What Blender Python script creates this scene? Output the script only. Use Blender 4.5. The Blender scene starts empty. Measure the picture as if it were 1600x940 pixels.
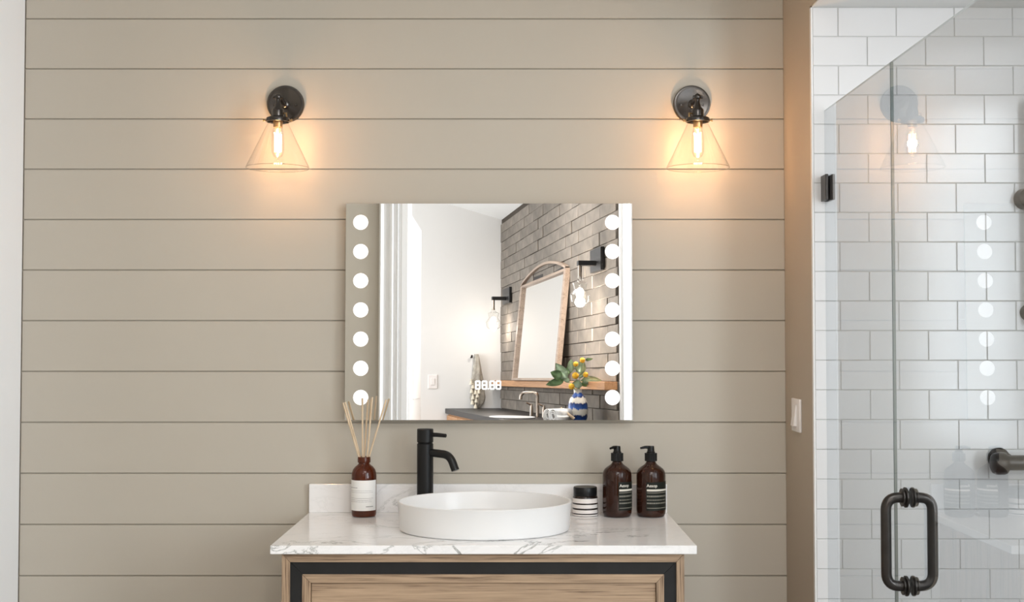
import bpy, bmesh, math, random
from mathutils import Vector, Matrix

random.seed(7)
S = bpy.context.scene
C = S.collection

# ------------------------------------------------------------------ camera, light, exposure
F, D, H = 1924.0, 3.43, 1.3315            # focal length in pixels (1600 wide), camera distance and height
PITCH = math.atan(60.0 / F)
cam = bpy.data.objects.new('camera', bpy.data.cameras.new('camera'))
C.objects.link(cam)
cam.data.sensor_width = 36.0
cam.data.lens = 36.0 * F / 1600.0
cam.data.clip_start = 0.02
cam.location = (0, -D, H)
cam.rotation_euler = (math.pi / 2 + PITCH, 0, 0)
S.camera = cam

S.view_settings.view_transform = 'Standard'
S.view_settings.look = 'None'
S.view_settings.exposure = 0.06
S.view_settings.gamma = 1.0
S.view_settings.use_curve_mapping = False

world = bpy.data.worlds.new('daylight')
S.world = world
world.use_nodes = True
world.node_tree.nodes['Background'].inputs[0].default_value = (0.80, 0.90, 1.0, 1)
world.node_tree.nodes['Background'].inputs[1].default_value = 1.0

CEIL = 2.75
FRONT = -3.62                              # wall behind the camera
XL, XP, XR = -1.3655, 0.761, 2.0           # left wall, partition, right wall
YT = -0.318                                # tiled shower wall
XG = 0.795                                 # glass plane


def area_light(name, loc, direction, sx, sy, watts, color):
    l = bpy.data.lights.new(name, 'AREA')
    l.shape = 'RECTANGLE'
    l.size, l.size_y = sx, sy
    l.energy = watts
    l.color = color
    o = bpy.data.objects.new(name, l)
    C.objects.link(o)
    o.location = loc
    o.rotation_euler = Vector(direction).to_track_quat('-Z', 'Y').to_euler()
    return o


area_light('added_front_fill', (1.40, FRONT - 0.01, 1.62), (0, 1, 0), 0.86, 1.5, 9, (0.92, 0.965, 1.0))  # front fill through an added window, never in view
area_light('added_side_key', (XR + 0.01, -2.70, 1.62), (-1, 0, 0), 1.1, 1.5, 74, (0.92, 0.965, 1.0))  # key light from the right, through an added, unseen window
area_light('added_ceiling_fill', (0.35, -2.5, CEIL - 0.045), (0, 0, -1), 0.85, 0.85, 18, (0.98, 0.985, 0.98))  # added soft fill from above, no such lamp in view
area_light('added_shower_fill', (1.35, -0.95, 2.135), (0, 0, -1), 0.5, 0.5, 0.3, (0.98, 0.99, 1.0))  # weak added fill to brighten the shower tiles
area_light('added_far_ceiling_fill', (-0.30, -4.6, 2.66), (0, 0, -1), 0.8, 0.8, 26, (1.0, 0.985, 0.97))  # added fill for the mirrored room, kept out of the reflection
area_light('added_far_side_fill', (-2.52, -6.15, 1.75), (0.985, -0.171, 0), 1.7, 1.5, 66, (0.98, 0.99, 1.0))  # added side light for the brick and end wall

# ------------------------------------------------------------------ pixel rays
CAM = Vector((0, -D, H))
RIGHT = Vector((1, 0, 0))
FWD = Vector((0, math.cos(PITCH), math.sin(PITCH)))
UP = Vector((0, -math.sin(PITCH), math.cos(PITCH)))


def ray(px, py):
    return RIGHT * ((px - 800) / F) + FWD + UP * ((470 - py) / F)


def at(px, py, y):
    d = ray(px, py)
    return CAM + d * ((y + D) / d.y)


TILT = math.radians(0.90)                  # the lit mirror hangs with its lower edge a little off the wall
MY = -0.035
MC = at(763.9, 486.2, MY)
MN = Vector((0, -math.cos(TILT), math.sin(TILT)))
MMAT = Matrix.Translation(MC) @ Matrix.Rotation(-TILT, 4, 'X')


def mray(px, py):
    d = ray(px, py)
    h = CAM + d * ((MC - CAM).dot(MN) / d.dot(MN))
    return h, d - MN * (2 * d.dot(MN))


def far_y(px, py, y):
    h, d = mray(px, py)
    return h + d * ((y - h.y) / d.y)


def far_plane(px, py, p0, n):
    h, d = mray(px, py)
    return h + d * ((p0 - h).dot(n) / d.dot(n))


# ------------------------------------------------------------------ materials
def nodes_of(name):
    m = bpy.data.materials.new(name)
    m.use_nodes = True
    nt = m.node_tree
    return m, nt, nt.nodes['Principled BSDF']


def ramp(nt, fac, stops):
    r = nt.nodes.new('ShaderNodeValToRGB')
    el = r.color_ramp.elements
    while len(el) < len(stops):
        el.new(0.5)
    for e, (p, c) in zip(el, stops):
        e.position = p
        e.color = (c[0], c[1], c[2], 1)
    nt.links.new(fac, r.inputs[0])
    return r.outputs[0]


def coords(nt, scale=(1, 1, 1), rot=(0, 0, 0), kind='Object', loc=(0, 0, 0)):
    t = nt.nodes.new('ShaderNodeTexCoord')
    m = nt.nodes.new('ShaderNodeMapping')
    m.inputs['Scale'].default_value = scale
    m.inputs['Rotation'].default_value = rot
    m.inputs['Location'].default_value = loc
    nt.links.new(t.outputs[kind], m.inputs[0])
    return m.outputs[0]


def noise(nt, vec, scale, detail=4, rough=0.5, dist=0.0):
    n = nt.nodes.new('ShaderNodeTexNoise')
    n.inputs['Scale'].default_value = scale
    n.inputs['Detail'].default_value = detail
    n.inputs['Roughness'].default_value = rough
    n.inputs['Distortion'].default_value = dist
    nt.links.new(vec, n.inputs['Vector'])
    return n.outputs[0]


def math_node(nt, op, a, b=None, clamp=False):
    n = nt.nodes.new('ShaderNodeMath')
    n.operation = op
    n.use_clamp = clamp
    for i, v in enumerate((a, b)):
        if v is None:
            continue
        if isinstance(v, (int, float)):
            n.inputs[i].default_value = v
        else:
            nt.links.new(v, n.inputs[i])
    return n.outputs[0]


def bump(nt, bsdf, height, strength, distance=0.002):
    b = nt.nodes.new('ShaderNodeBump')
    b.inputs['Strength'].default_value = strength
    b.inputs['Distance'].default_value = distance
    nt.links.new(height, b.inputs['Height'])
    nt.links.new(b.outputs[0], bsdf.inputs['Normal'])


def plain(name, col, rough=0.5, metal=0.0, var=0.04, scale=12, spec=0.5, coat=0.0, relief=0.0):
    m, nt, b = nodes_of(name)
    n = noise(nt, coords(nt), scale)
    lo = [c * (1 - var) for c in col]
    hi = [min(1, c * (1 + var)) for c in col]
    nt.links.new(ramp(nt, n, [(0.3, lo), (0.7, hi)]), b.inputs['Base Color'])
    b.inputs['Roughness'].default_value = rough
    b.inputs['Metallic'].default_value = metal
    b.inputs['Specular IOR Level'].default_value = spec
    b.inputs['Coat Weight'].default_value = coat
    if relief:
        bump(nt, b, noise(nt, coords(nt), 180, 3), relief, 0.001)
    return m


def emitter(name, col, strength):
    m, nt, b = nodes_of(name)
    b.inputs['Base Color'].default_value = (*col, 1)
    b.inputs['Emission Color'].default_value = (*col, 1)
    b.inputs['Emission Strength'].default_value = strength
    return m


def clear_glass(name, tint=(1, 1, 1), solid=True, gain=1.0, rough=0.0):
    m, nt, b = nodes_of(name)
    nt.nodes.remove(b)
    out = nt.nodes['Material Output']
    tr = nt.nodes.new('ShaderNodeBsdfTransparent')
    tr.inputs[0].default_value = (*tint, 1)
    gl = nt.nodes.new('ShaderNodeBsdfGlossy')
    gl.inputs['Roughness'].default_value = rough
    mx = nt.nodes.new('ShaderNodeMixShader')
    lw = nt.nodes.new('ShaderNodeLayerWeight')
    lw.inputs[0].default_value = 0.5
    p5 = math_node(nt, 'POWER', lw.outputs['Facing'], 5.0)
    r = math_node(nt, 'ADD', math_node(nt, 'MULTIPLY', p5, 0.96), 0.04)
    if solid:      # both faces of the pane counted at the first one that is met
        r = math_node(nt, 'DIVIDE', math_node(nt, 'MULTIPLY', r, 2.0), math_node(nt, 'ADD', r, 1.0))
        g = nt.nodes.new('ShaderNodeNewGeometry')
        r = math_node(nt, 'MULTIPLY', r, math_node(nt, 'SUBTRACT', 1.0, g.outputs['Backfacing']))
    r = math_node(nt, 'MULTIPLY', r, gain, clamp=True)
    nt.links.new(r, mx.inputs[0])
    nt.links.new(tr.outputs[0], mx.inputs[1])
    nt.links.new(gl.outputs[0], mx.inputs[2])
    nt.links.new(mx.outputs[0], out.inputs[0])
    return m


def amber(name, col, trans, rough=0.06):
    m, nt, b = nodes_of(name)
    n = noise(nt, coords(nt, (1, 1, 0.35)), 40, 2)
    nt.links.new(ramp(nt, n, [(0.3, [c * 0.75 for c in col]), (0.7, [min(1, c * 1.2) for c in col])]), b.inputs['Base Color'])
    b.inputs['Roughness'].default_value = rough
    b.inputs['Transmission Weight'].default_value = trans
    b.inputs['IOR'].default_value = 1.45
    return m


def marble(name):
    m, nt, b = nodes_of(name)
    v = coords(nt, (1.0, 1.5, 1.9), (0.3, 0.25, 0.5), loc=(0.37, 0.1, 0.2))
    n1 = noise(nt, v, 4.2, 7, 0.62, 0.9)
    d1 = math_node(nt, 'ABSOLUTE', math_node(nt, 'SUBTRACT', n1, 0.5))
    vein = math_node(nt, 'SUBTRACT', 1.0, math_node(nt, 'DIVIDE', d1, 0.019), clamp=True)
    mask = math_node(nt, 'MULTIPLY', math_node(nt, 'SUBTRACT', noise(nt, v, 2.3, 3), 0.485), 5.0, clamp=True)
    v1 = math_node(nt, 'MULTIPLY', vein, mask)
    n2 = noise(nt, v, 9.0, 6, 0.6, 1.2)
    d2 = math_node(nt, 'ABSOLUTE', math_node(nt, 'SUBTRACT', n2, 0.5))
    v2 = math_node(nt, 'MULTIPLY', math_node(nt, 'SUBTRACT', 1.0, math_node(nt, 'DIVIDE', d2, 0.03), clamp=True), 0.07)
    cloud = math_node(nt, 'MULTIPLY', math_node(nt, 'SUBTRACT', noise(nt, v, 3.0, 3), 0.5, clamp=True), 0.16)
    f = math_node(nt, 'ADD', math_node(nt, 'ADD', v1, v2), cloud, clamp=True)
    nt.links.new(ramp(nt, f, [(0.0, (0.90, 0.885, 0.88)), (0.35, (0.68, 0.675, 0.665)), (1.0, (0.27, 0.27, 0.255))]), b.inputs['Base Color'])
    b.inputs['Roughness'].default_value = 0.12
    return m


def wood(name, axis, light, dark, scale=1.0, rough=0.5):
    m, nt, b = nodes_of(name)
    sc = [26.0 * scale] * 3
    sc[axis] = 1.3 * scale
    v = coords(nt, sc)
    n1 = noise(nt, v, 1.6, 5, 0.6, 0.8)
    fine = [260.0 * scale] * 3
    fine[axis] = 7.0 * scale
    n2 = noise(nt, coords(nt, fine), 1.0, 3, 0.6)
    f = math_node(nt, 'ADD', math_node(nt, 'MULTIPLY', n1, 0.5), math_node(nt, 'MULTIPLY', n2, 0.5))
    nt.links.new(ramp(nt, f, [(0.37, dark), (0.475, [(a + 2 * c) / 3 for a, c in zip(dark, light)]), (0.62, light)]), b.inputs['Base Color'])
    b.inputs['Roughness'].default_value = rough
    bump(nt, b, f, 0.25, 0.0015)
    return m


M = {}
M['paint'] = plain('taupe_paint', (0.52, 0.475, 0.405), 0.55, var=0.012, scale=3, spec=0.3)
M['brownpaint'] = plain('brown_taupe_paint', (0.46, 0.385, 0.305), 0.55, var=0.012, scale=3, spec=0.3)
M['white'] = plain('white_paint', (0.91, 0.93, 0.95), 0.5, var=0.01, scale=3, spec=0.3)
M['farwhite'] = plain('pale_wall_paint', (0.78, 0.77, 0.755), 0.6, var=0.012, scale=2, spec=0.2)
M['ceiling'] = plain('ceiling_paint', (0.82, 0.82, 0.81), 0.8, var=0.01, spec=0.1)
M['trim'] = plain('white_gloss_trim', (0.84, 0.835, 0.83), 0.3, var=0.01)
M['floor'] = plain('grey_stone_floor', (0.22, 0.21, 0.20), 0.4, var=0.1, scale=4)
M['tile'] = plain('white_glazed_ceramic', (0.745, 0.74, 0.745), 0.13, var=0.015, scale=5)
M['grout'] = plain('grey_grout', (0.60, 0.60, 0.59), 0.9, var=0.05, spec=0.1)
M['glass'] = clear_glass('shower_glass', (0.90, 0.912, 0.918))
M['glassedge'] = plain('polished_glass_edge', (0.14, 0.17, 0.165), 0.12, var=0.03)
M['glasshighlight'] = plain('painted_edge_highlight', (0.74, 0.79, 0.78), 0.15, var=0.03)  # paler copy of the edge: light caught on the tops is painted in
M['shade'] = clear_glass('clear_lamp_glass', (0.985, 0.985, 0.98), solid=False, gain=1.6)
M['rimglass'] = clear_glass('thick_rim_glass', (0.92, 0.92, 0.90), solid=False, gain=3.0)
M['mirror'] = plain('silvered_glass', (0.93, 0.935, 0.93), 0.0, 1.0, var=0.0)
M['marble'] = marble('white_grey_veined_marble')
M['ceramic'] = plain('white_glazed_sink', (0.78, 0.775, 0.77), 0.28, var=0.006)
M['black'] = plain('matte_black_metal', (0.010, 0.010, 0.0105), 0.36, 0.1, var=0.1, spec=0.3)
M['blackplastic'] = plain('black_plastic', (0.009, 0.009, 0.0095), 0.3, var=0.1, spec=0.25)
M['bronze'] = plain('dark_bronze', (0.045, 0.04, 0.037), 0.3, 0.75, var=0.15, scale=30)
M['sconce'] = plain('gunmetal_sconce', (0.085, 0.078, 0.073), 0.2, 0.9, var=0.12, scale=30)
M['brass'] = plain('worn_brass', (0.50, 0.33, 0.16), 0.28, 1.0, var=0.1)
M['oakx'] = wood('oak_grain_along', 0, (0.47, 0.33, 0.215), (0.13, 0.078, 0.045))
M['oakz'] = wood('oak_grain_upright', 2, (0.47, 0.33, 0.215), (0.13, 0.078, 0.045))
M['blackframe'] = plain('black_stained_frame', (0.015, 0.015, 0.0155), 0.45, var=0.15, scale=20, spec=0.3)
M['amber'] = amber('amber_bottle_glass', (0.16, 0.028, 0.006), 0.6, 0.02)
M['darkamber'] = amber('dark_amber_bottle', (0.042, 0.013, 0.007), 0.35, 0.03)
M['paper'] = plain('white_paper_label', (0.82, 0.81, 0.79), 0.6, var=0.01)
M['ink'] = plain('grey_label_ink', (0.28, 0.27, 0.26), 0.7)
M['inkdark'] = plain('dark_label_ink', (0.08, 0.08, 0.08), 0.7)
M['labelblack'] = plain('black_green_label', (0.012, 0.014, 0.011), 0.5, spec=0.2)
M['cream'] = plain('cream_label_print', (0.72, 0.68, 0.60), 0.6)
M['sage'] = plain('dull_label_print', (0.20, 0.19, 0.155), 0.6)
M['jarblack'] = plain('dark_brown_jar_glass', (0.016, 0.009, 0.007), 0.1)
M['pinkpaper'] = plain('off_white_jar_label', (0.80, 0.745, 0.71), 0.6, var=0.01)
M['reed'] = wood('pale_reed', 2, (0.74, 0.58, 0.40), (0.56, 0.41, 0.26), 1.0)
M['disc'] = emitter('lit_frosted_disc', (0.95, 0.95, 0.95), 0.42)
M['digits'] = emitter('lit_digit', (0.95, 0.95, 0.95), 0.55)
M['filament'] = emitter('glowing_filament', (1.0, 0.60, 0.24), 11.0)
M['farbulb'] = emitter('glowing_far_bulb', (1.0, 0.93, 0.85), 5.0)
M['panel'] = emitter('lamp_diffuser', (1.0, 0.98, 0.95), 2.0)
M['switch'] = plain('white_switch_plastic', (0.84, 0.80, 0.78), 0.35, var=0.01)
M['grey'] = plain('grey_backing_metal', (0.35, 0.34, 0.33), 0.5, 0.3)
M['brick'] = plain('grey_brown_brick', (0.215, 0.188, 0.16), 0.75, var=0.2, scale=9, relief=0.4, spec=0.2)
M['brick2'] = plain('dark_grey_brown_brick', (0.185, 0.162, 0.138), 0.75, var=0.2, scale=9, relief=0.4, spec=0.2)
M['brickgap'] = plain('dark_brick_joint', (0.075, 0.063, 0.052), 0.9, spec=0.1)
M['shelfwood'] = wood('warm_shelf_wood', 0, (0.52, 0.27, 0.12), (0.30, 0.13, 0.05), 0.7)
M['framewood'] = wood('brown_frame_wood', 0, (0.40, 0.30, 0.23), (0.20, 0.14, 0.10), 0.7)
M['archshade'] = plain('painted_arch_shade', (0.018, 0.014, 0.012), 0.7, var=0.2)  # shade under the arch, painted as a dark colour
M['blackstone'] = plain('black_polished_stone', (0.010, 0.010, 0.011), 0.4, var=0.3, spec=0.2)
M['nickel'] = plain('brushed_nickel', (0.42, 0.36, 0.31), 0.25, 1.0, var=0.08)
M['towel'] = plain('white_towel', (0.82, 0.81, 0.80), 0.9, var=0.05, scale=60, relief=0.6, spec=0.1)
M['linen'] = plain('grey_linen', (0.42, 0.39, 0.34), 0.9, var=0.25, scale=25, relief=0.5, spec=0.1)
M['cord'] = plain('cream_tassel_yarn', (0.74, 0.68, 0.56), 0.9, var=0.15, scale=60, spec=0.1)
M['leaf'] = plain('green_leaf', (0.22, 0.34, 0.17), 0.5, var=0.3, scale=30)
M['paleleaf'] = plain('grey_green_leaf', (0.48, 0.60, 0.46), 0.5, var=0.25, scale=30)
M['yellow'] = plain('yellow_flower_ball', (0.75, 0.43, 0.03), 0.8, var=0.25, scale=120, relief=0.8)
M['brush'] = plain('pale_wood_brush', (0.72, 0.55, 0.38), 0.6, var=0.1)


def vase_material():
    m, nt, b = nodes_of('blue_white_banded_glaze')
    sep = nt.nodes.new('ShaderNodeSeparateXYZ')
    t = nt.nodes.new('ShaderNodeTexCoord')
    nt.links.new(t.outputs['Object'], sep.inputs[0])
    w = noise(nt, coords(nt, (1, 1, 0.25)), 60, 3)
    z = math_node(nt, 'ADD', sep.outputs[2], math_node(nt, 'MULTIPLY', math_node(nt, 'SUBTRACT', w, 0.5), 0.045))
    f = math_node(nt, 'DIVIDE', z, 0.22)
    white, blue, navy = (0.74, 0.70, 0.63), (0.03, 0.11, 0.42), (0.012, 0.03, 0.13)
    col = ramp(nt, f, [(0.0, blue), (0.20, navy), (0.23, white), (0.36, white), (0.39, blue), (0.53, navy), (0.56, white), (0.68, white), (0.71, navy), (0.80, blue), (0.83, white)])
    nt.links.new(col, b.inputs['Base Color'])
    b.inputs['Roughness'].default_value = 0.3
    return m


M['vase'] = vase_material()

# ------------------------------------------------------------------ object helpers
ORG = {}


def tag(o, label=None, cat=None, group=None, kind=None):
    if label:
        o['label'] = label
    if cat:
        o['category'] = cat
    if group:
        o['group'] = group
    if kind:
        o['kind'] = kind
    return o


def thing(name, loc, label=None, cat=None, group=None, kind=None):
    o = bpy.data.objects.new(name, None)
    o.empty_display_size = 0.05
    C.objects.link(o)
    o.location = loc
    ORG[o.name] = Vector(loc)
    return tag(o, label, cat, group, kind)


def from_bm(name, bm, mat, parent=None, smooth=False, m=None, origin=None):
    """Link a bmesh in world coordinates as one object whose origin is its base."""
    if m is not None:
        bm.transform(m)
    bmesh.ops.recalc_face_normals(bm, faces=bm.faces[:])
    xs = [v.co for v in bm.verts]
    if origin is None:
        origin = Vector(((min(c.x for c in xs) + max(c.x for c in xs)) / 2, (min(c.y for c in xs) + max(c.y for c in xs)) / 2, min(c.z for c in xs)))
    bm.transform(Matrix.Translation(-origin))
    me = bpy.data.meshes.new(name)
    bm.to_mesh(me)
    bm.free()
    for x in (mat if isinstance(mat, (list, tuple)) else [mat]):
        me.materials.append(M[x])
    if smooth:
        me.polygons.foreach_set('use_smooth', [True] * len(me.polygons))
        if smooth == 'auto':
            me.set_sharp_from_angle(angle=math.radians(38))
    o = bpy.data.objects.new(name, me)
    C.objects.link(o)
    base = ORG[parent.name] if parent else Vector((0, 0, 0))
    o.parent = parent
    o.location = origin - base
    ORG[o.name] = origin
    return o


def add_box(bm, x0, x1, y0, y1, z0, z1, bev=0.0, seg=1):
    r = bmesh.ops.create_cube(bm, size=1.0, matrix=Matrix.Translation(((x0 + x1) / 2, (y0 + y1) / 2, (z0 + z1) / 2)) @ Matrix.Diagonal((abs(x1 - x0), abs(y1 - y0), abs(z1 - z0), 1)))
    if bev:
        es = list({e for v in r['verts'] for e in v.link_edges})
        bmesh.ops.bevel(bm, geom=es, offset=bev, segments=seg, affect='EDGES', profile=0.5)


def box(name, x0, x1, y0, y1, z0, z1, mat, parent=None, bev=0.0, seg=1, m=None):
    bm = bmesh.new()
    add_box(bm, x0, x1, y0, y1, z0, z1, bev, seg)
    return from_bm(name, bm, mat, parent, 'auto' if seg > 1 else False, m)


def add_lathe(bm, prof, c, segs=32, sx=1.0, sy=1.0, axis=None, close=True):
    q = Matrix.Translation(Vector(c))
    if axis is not None:
        q = q @ Vector(axis).to_track_quat('Z', 'Y').to_matrix().to_4x4()
    rings = []
    for r, z in prof:
        if r < 1e-6:
            rings.append([bm.verts.new(q @ Vector((0, 0, z)))])
        else:
            rings.append([bm.verts.new(q @ Vector((r * sx * math.cos(2 * math.pi * i / segs), r * sy * math.sin(2 * math.pi * i / segs), z))) for i in range(segs)])
    for a, b in zip(rings, rings[1:]):
        for i in range(segs):
            j = (i + 1) % segs
            if len(a) == 1 and len(b) == 1:
                continue
            if len(a) == 1:
                bm.faces.new((a[0], b[j], b[i]))
            elif len(b) == 1:
                bm.faces.new((a[i], a[j], b[0]))
            else:
                bm.faces.new((a[i], a[j], b[j], b[i]))
    if close:
        for r in (rings[0], rings[-1]):
            if len(r) > 2:
                bm.faces.new(r)


def lathe(name, prof, c, mat, parent=None, segs=32, sx=1.0, sy=1.0, axis=None, close=True, m=None):
    bm = bmesh.new()
    add_lathe(bm, prof, c, segs, sx, sy, axis, close)
    return from_bm(name, bm, mat, parent, 'auto', m)


def add_tube(bm, pts, r, segs=12, cap=True):
    pts = [Vector(p) for p in pts]
    rad = r if isinstance(r, (list, tuple)) else [r] * len(pts)
    t0 = (pts[1] - pts[0]).normalized()
    up = Vector((0, 0, 1)) if abs(t0.z) < 0.9 else Vector((1, 0, 0))
    n = t0.cross(up).normalized()
    rings = []
    for i, p in enumerate(pts):
        t = (pts[min(i + 1, len(pts) - 1)] - pts[max(i - 1, 0)]).normalized()
        n = (n - t * n.dot(t)).normalized()
        b = t.cross(n)
        rings.append([bm.verts.new(p + (n * math.cos(2 * math.pi * k / segs) + b * math.sin(2 * math.pi * k / segs)) * rad[i]) for k in range(segs)])
    for a, b in zip(rings, rings[1:]):
        for k in range(segs):
            bm.faces.new((a[k], a[(k + 1) % segs], b[(k + 1) % segs], b[k]))
    if cap:
        bm.faces.new(rings[0])
        bm.faces.new(rings[-1])


def tube(name, pts, r, mat, parent=None, segs=12, m=None):
    bm = bmesh.new()
    add_tube(bm, pts, r, segs)
    return from_bm(name, bm, mat, parent, 'auto', m)


def bend(pts, rad, n=8):
    """Round the inner corners of a polyline."""
    pts = [Vector(p) for p in pts]
    out = [pts[0]]
    for a, b, c in zip(pts, pts[1:], pts[2:]):
        p, q = b + (a - b).normalized() * rad, b + (c - b).normalized() * rad
        for i in range(n + 1):
            t = i / n
            out.append(p * (1 - t) ** 2 + b * 2 * t * (1 - t) + q * t * t)
    out.append(pts[-1])
    return out


def add_prism(bm, poly, vec):
    v = Vector(vec)
    a = [bm.verts.new(Vector(p)) for p in poly]
    b = [bm.verts.new(Vector(p) + v) for p in poly]
    bm.faces.new(a)
    bm.faces.new(b)
    for i in range(len(a)):
        j = (i + 1) % len(a)
        bm.faces.new((a[i], a[j], b[j], b[i]))


def prism(name, poly, vec, mat, parent=None, m=None):
    bm = bmesh.new()
    add_prism(bm, poly, vec)
    return from_bm(name, bm, mat, parent, False, m)


def ball(name, c, r, mat, parent=None, sx=1, sy=1, sz=1, seg=16):
    bm = bmesh.new()
    bmesh.ops.create_uvsphere(bm, u_segments=seg, v_segments=max(8, seg // 2), radius=r, matrix=Matrix.Translation(Vector(c)) @ Matrix.Diagonal((sx, sy, sz, 1)))
    return from_bm(name, bm, mat, parent, True)


def wall(name, bm, mat):
    return tag(from_bm(name, bm, mat), kind='structure')


# ------------------------------------------------------------------ the setting: room shell
bm = bmesh.new(); add_box(bm, XL - 0.1, XR + 0.1, FRONT - 0.12, 0.1, -0.1, 0); wall('floor', bm, 'floor')
bm = bmesh.new(); add_box(bm, XL - 0.1, XR + 0.1, FRONT - 0.12, 0.1, CEIL, CEIL + 0.1); wall('ceiling', bm, 'ceiling')
bm = bmesh.new(); add_box(bm, XL - 0.14, XL - 0.022, FRONT, 0.05, 0, CEIL); wall('wall_left', bm, 'paint')
bm = bmesh.new(); add_box(bm, XL - 0.022, XL, -0.24, -0.0005, 0, CEIL - 0.001, 0.003); wall('trim_5', bm, 'white')
bm = bmesh.new()
for a in ((FRONT, -3.26, 0, CEIL), (-2.14, 0.05, 0, CEIL), (-3.26, -2.14, 0, 0.86), (-3.26, -2.14, 2.38, CEIL)):
    add_box(bm, XR, XR + 0.12, a[0], a[1], a[2], a[3])
wall('wall_right', bm, 'white')
win = thing('added_window_2', (XR + 0.08, -2.7, 0.86), kind='structure')  # unseen window, added to hold the side key light
for a in ((-3.26, -3.21, 0.86, 2.38), (-2.19, -2.14, 0.86, 2.38), (-3.21, -2.19, 0.86, 0.91), (-3.21, -2.19, 2.33, 2.38)):
    box('frame', XR + 0.05, XR + 0.11, a[0], a[1], a[2], a[3], 'trim', win, 0.004)
box('pane', XR + 0.078, XR + 0.085, -3.21, -2.19, 0.91, 2.33, 'glass', win)

# shiplap wall: each board is a plank with a narrow shadow gap
bm = bmesh.new(); add_box(bm, XL - 0.022, XR, 0.0065, 0.1, 0, CEIL)
back = wall('wall_back', bm, 'paint')
joints = [29.5, 107.4, 185.9, 264.3, 342.0, 420.7, 500.0, 579.8, 659.3, 739.0, 819.0, 899.2]
zs = [at(150, j, 0).z for j in joints]
pitch = (zs[0] - zs[-1]) / (len(zs) - 1)
top = zs[0]
while top + pitch < CEIL:
    top += pitch
gap = 0.0030
bm = bmesh.new()
add_box(bm, XL + 0.001, XP, 0, 0.0066, 0, pitch - gap, 0.0011)
plank = from_bm('plank', bm, 'paint', back, origin=Vector((0, 0, 0)))
z = top - pitch
k = 0
rows = []
while z > 0.02:
    rows.append(z)
    z -= pitch
for k, z in enumerate(rows):
    o = plank if k == 0 else plank.copy()
    if k:
        C.objects.link(o)
        o.parent = back
    o.location = Vector((0, 0, z + gap / 2)) - ORG[back.name]

# partition that boxes out the shower, and the soffit over it
SOF = at(1270, 11.5, YT).z
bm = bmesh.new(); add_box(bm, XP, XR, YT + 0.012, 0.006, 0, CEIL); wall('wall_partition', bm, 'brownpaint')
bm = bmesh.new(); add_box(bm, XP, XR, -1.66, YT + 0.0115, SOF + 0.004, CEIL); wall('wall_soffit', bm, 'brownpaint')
bm = bmesh.new(); add_box(bm, XP + 0.003, XR, -1.66, YT + 0.0, SOF, SOF + 0.004); wall('ceiling_shower', bm, 'ceiling')

bm = bmesh.new(); add_box(bm, XP + 0.001, XR, YT - 0.0005, YT + 0.012, 0, SOF)
tw = wall('wall_shower', bm, 'grout')
box('corner_trim', XP - 0.0005, XP + 0.004, YT - 0.0015, YT + 0.0115, 0, SOF, 'trim', tw, 0.0008)
ty = [12.0, 58.4, 103.7, 149.3, 195.0, 240.9, 286.5, 332.3, 378.1, 424.1, 470.4, 516.4, 562.6, 608.8, 655.1, 702.0, 748.2, 795.0, 841.3, 888.3, 935.2]
tzs = [at(1320, y, YT).z for y in ty]
tp = (tzs[0] - tzs[-1]) / (len(tzs) - 1)
j0, j1 = at(1404, 500, YT).x, at(1495.5, 500, YT).x
tl = j1 - j0
tg = 0.0022
bm = bmesh.new()
add_box(bm, -(tl - tg) / 2, (tl - tg) / 2, 0, 0.008, 0, tp - tg, 0.0009)
proto = from_bm('tile', bm, 'tile', tw, origin=Vector((0, 0, 0)))
cuts = {}
used = False
for r in range(28):
    zb = tzs[0] - (r + 1) * tp
    if zb < 0.02:
        break
    off = 0.0 if r % 2 == 0 else tl / 2
    for n in range(-3, 8):
        a, b = j0 + off + n * tl, j0 + off + (n + 1) * tl
        a2, b2 = max(a + tg / 2, XP + 0.0043), min(b - tg / 2, XR)
        if b2 - a2 < 0.012:
            continue
        if b2 - a2 > tl - tg - 0.001:
            if not used:
                o, used = proto, True
            else:
                o = proto.copy(); C.objects.link(o); o.parent = tw
        else:
            key = round(b2 - a2, 4)
            if key not in cuts:
                bm = bmesh.new(); add_box(bm, -(b2 - a2) / 2, (b2 - a2) / 2, 0, 0.008, 0, tp - tg, 0.0009)
                o = cuts[key] = from_bm('tile', bm, 'tile', tw, origin=Vector((0, 0, 0)))
            else:
                o = cuts[key].copy(); C.objects.link(o); o.parent = tw
        o.location = Vector(((a2 + b2) / 2, YT - 0.003 + random.uniform(-0.0004, 0.0004), zb + tg / 2)) - ORG[tw.name]

# wall behind the camera with the cased doorway and an added window
DX0 = far_y(637, 480, FRONT).x
DX1 = far_y(973.5, 480, FRONT).x
DTOP = 2.47
WX0, WX1, WZ0, WZ1 = 0.96, 1.84, 0.86, 2.38
bm = bmesh.new()
for a in ((XL - 0.022, DX0, 0, CEIL), (DX0, DX1, DTOP, CEIL), (DX1, WX0, 0, CEIL), (WX1, XR, 0, CEIL), (WX0, WX1, 0, WZ0), (WX0, WX1, WZ1, CEIL)):
    add_box(bm, a[0], a[1], FRONT - 0.12, FRONT, a[2], a[3])
wall('wall_front', bm, 'paint')
win = thing('added_window_1', (1.4, FRONT, WZ0), kind='structure')  # unseen window, added to hold the front fill
for nm, a in (('frame', (WX0, WX0 + 0.05, WZ0, WZ1)), ('frame', (WX1 - 0.05, WX1, WZ0, WZ1)), ('frame', (WX0 + 0.05, WX1 - 0.05, WZ0, WZ0 + 0.05)), ('frame', (WX0 + 0.05, WX1 - 0.05, WZ1 - 0.05, WZ1))):
    box(nm, a[0], a[1], FRONT - 0.11, FRONT - 0.05, a[2], a[3], 'trim', win, 0.004)
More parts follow.
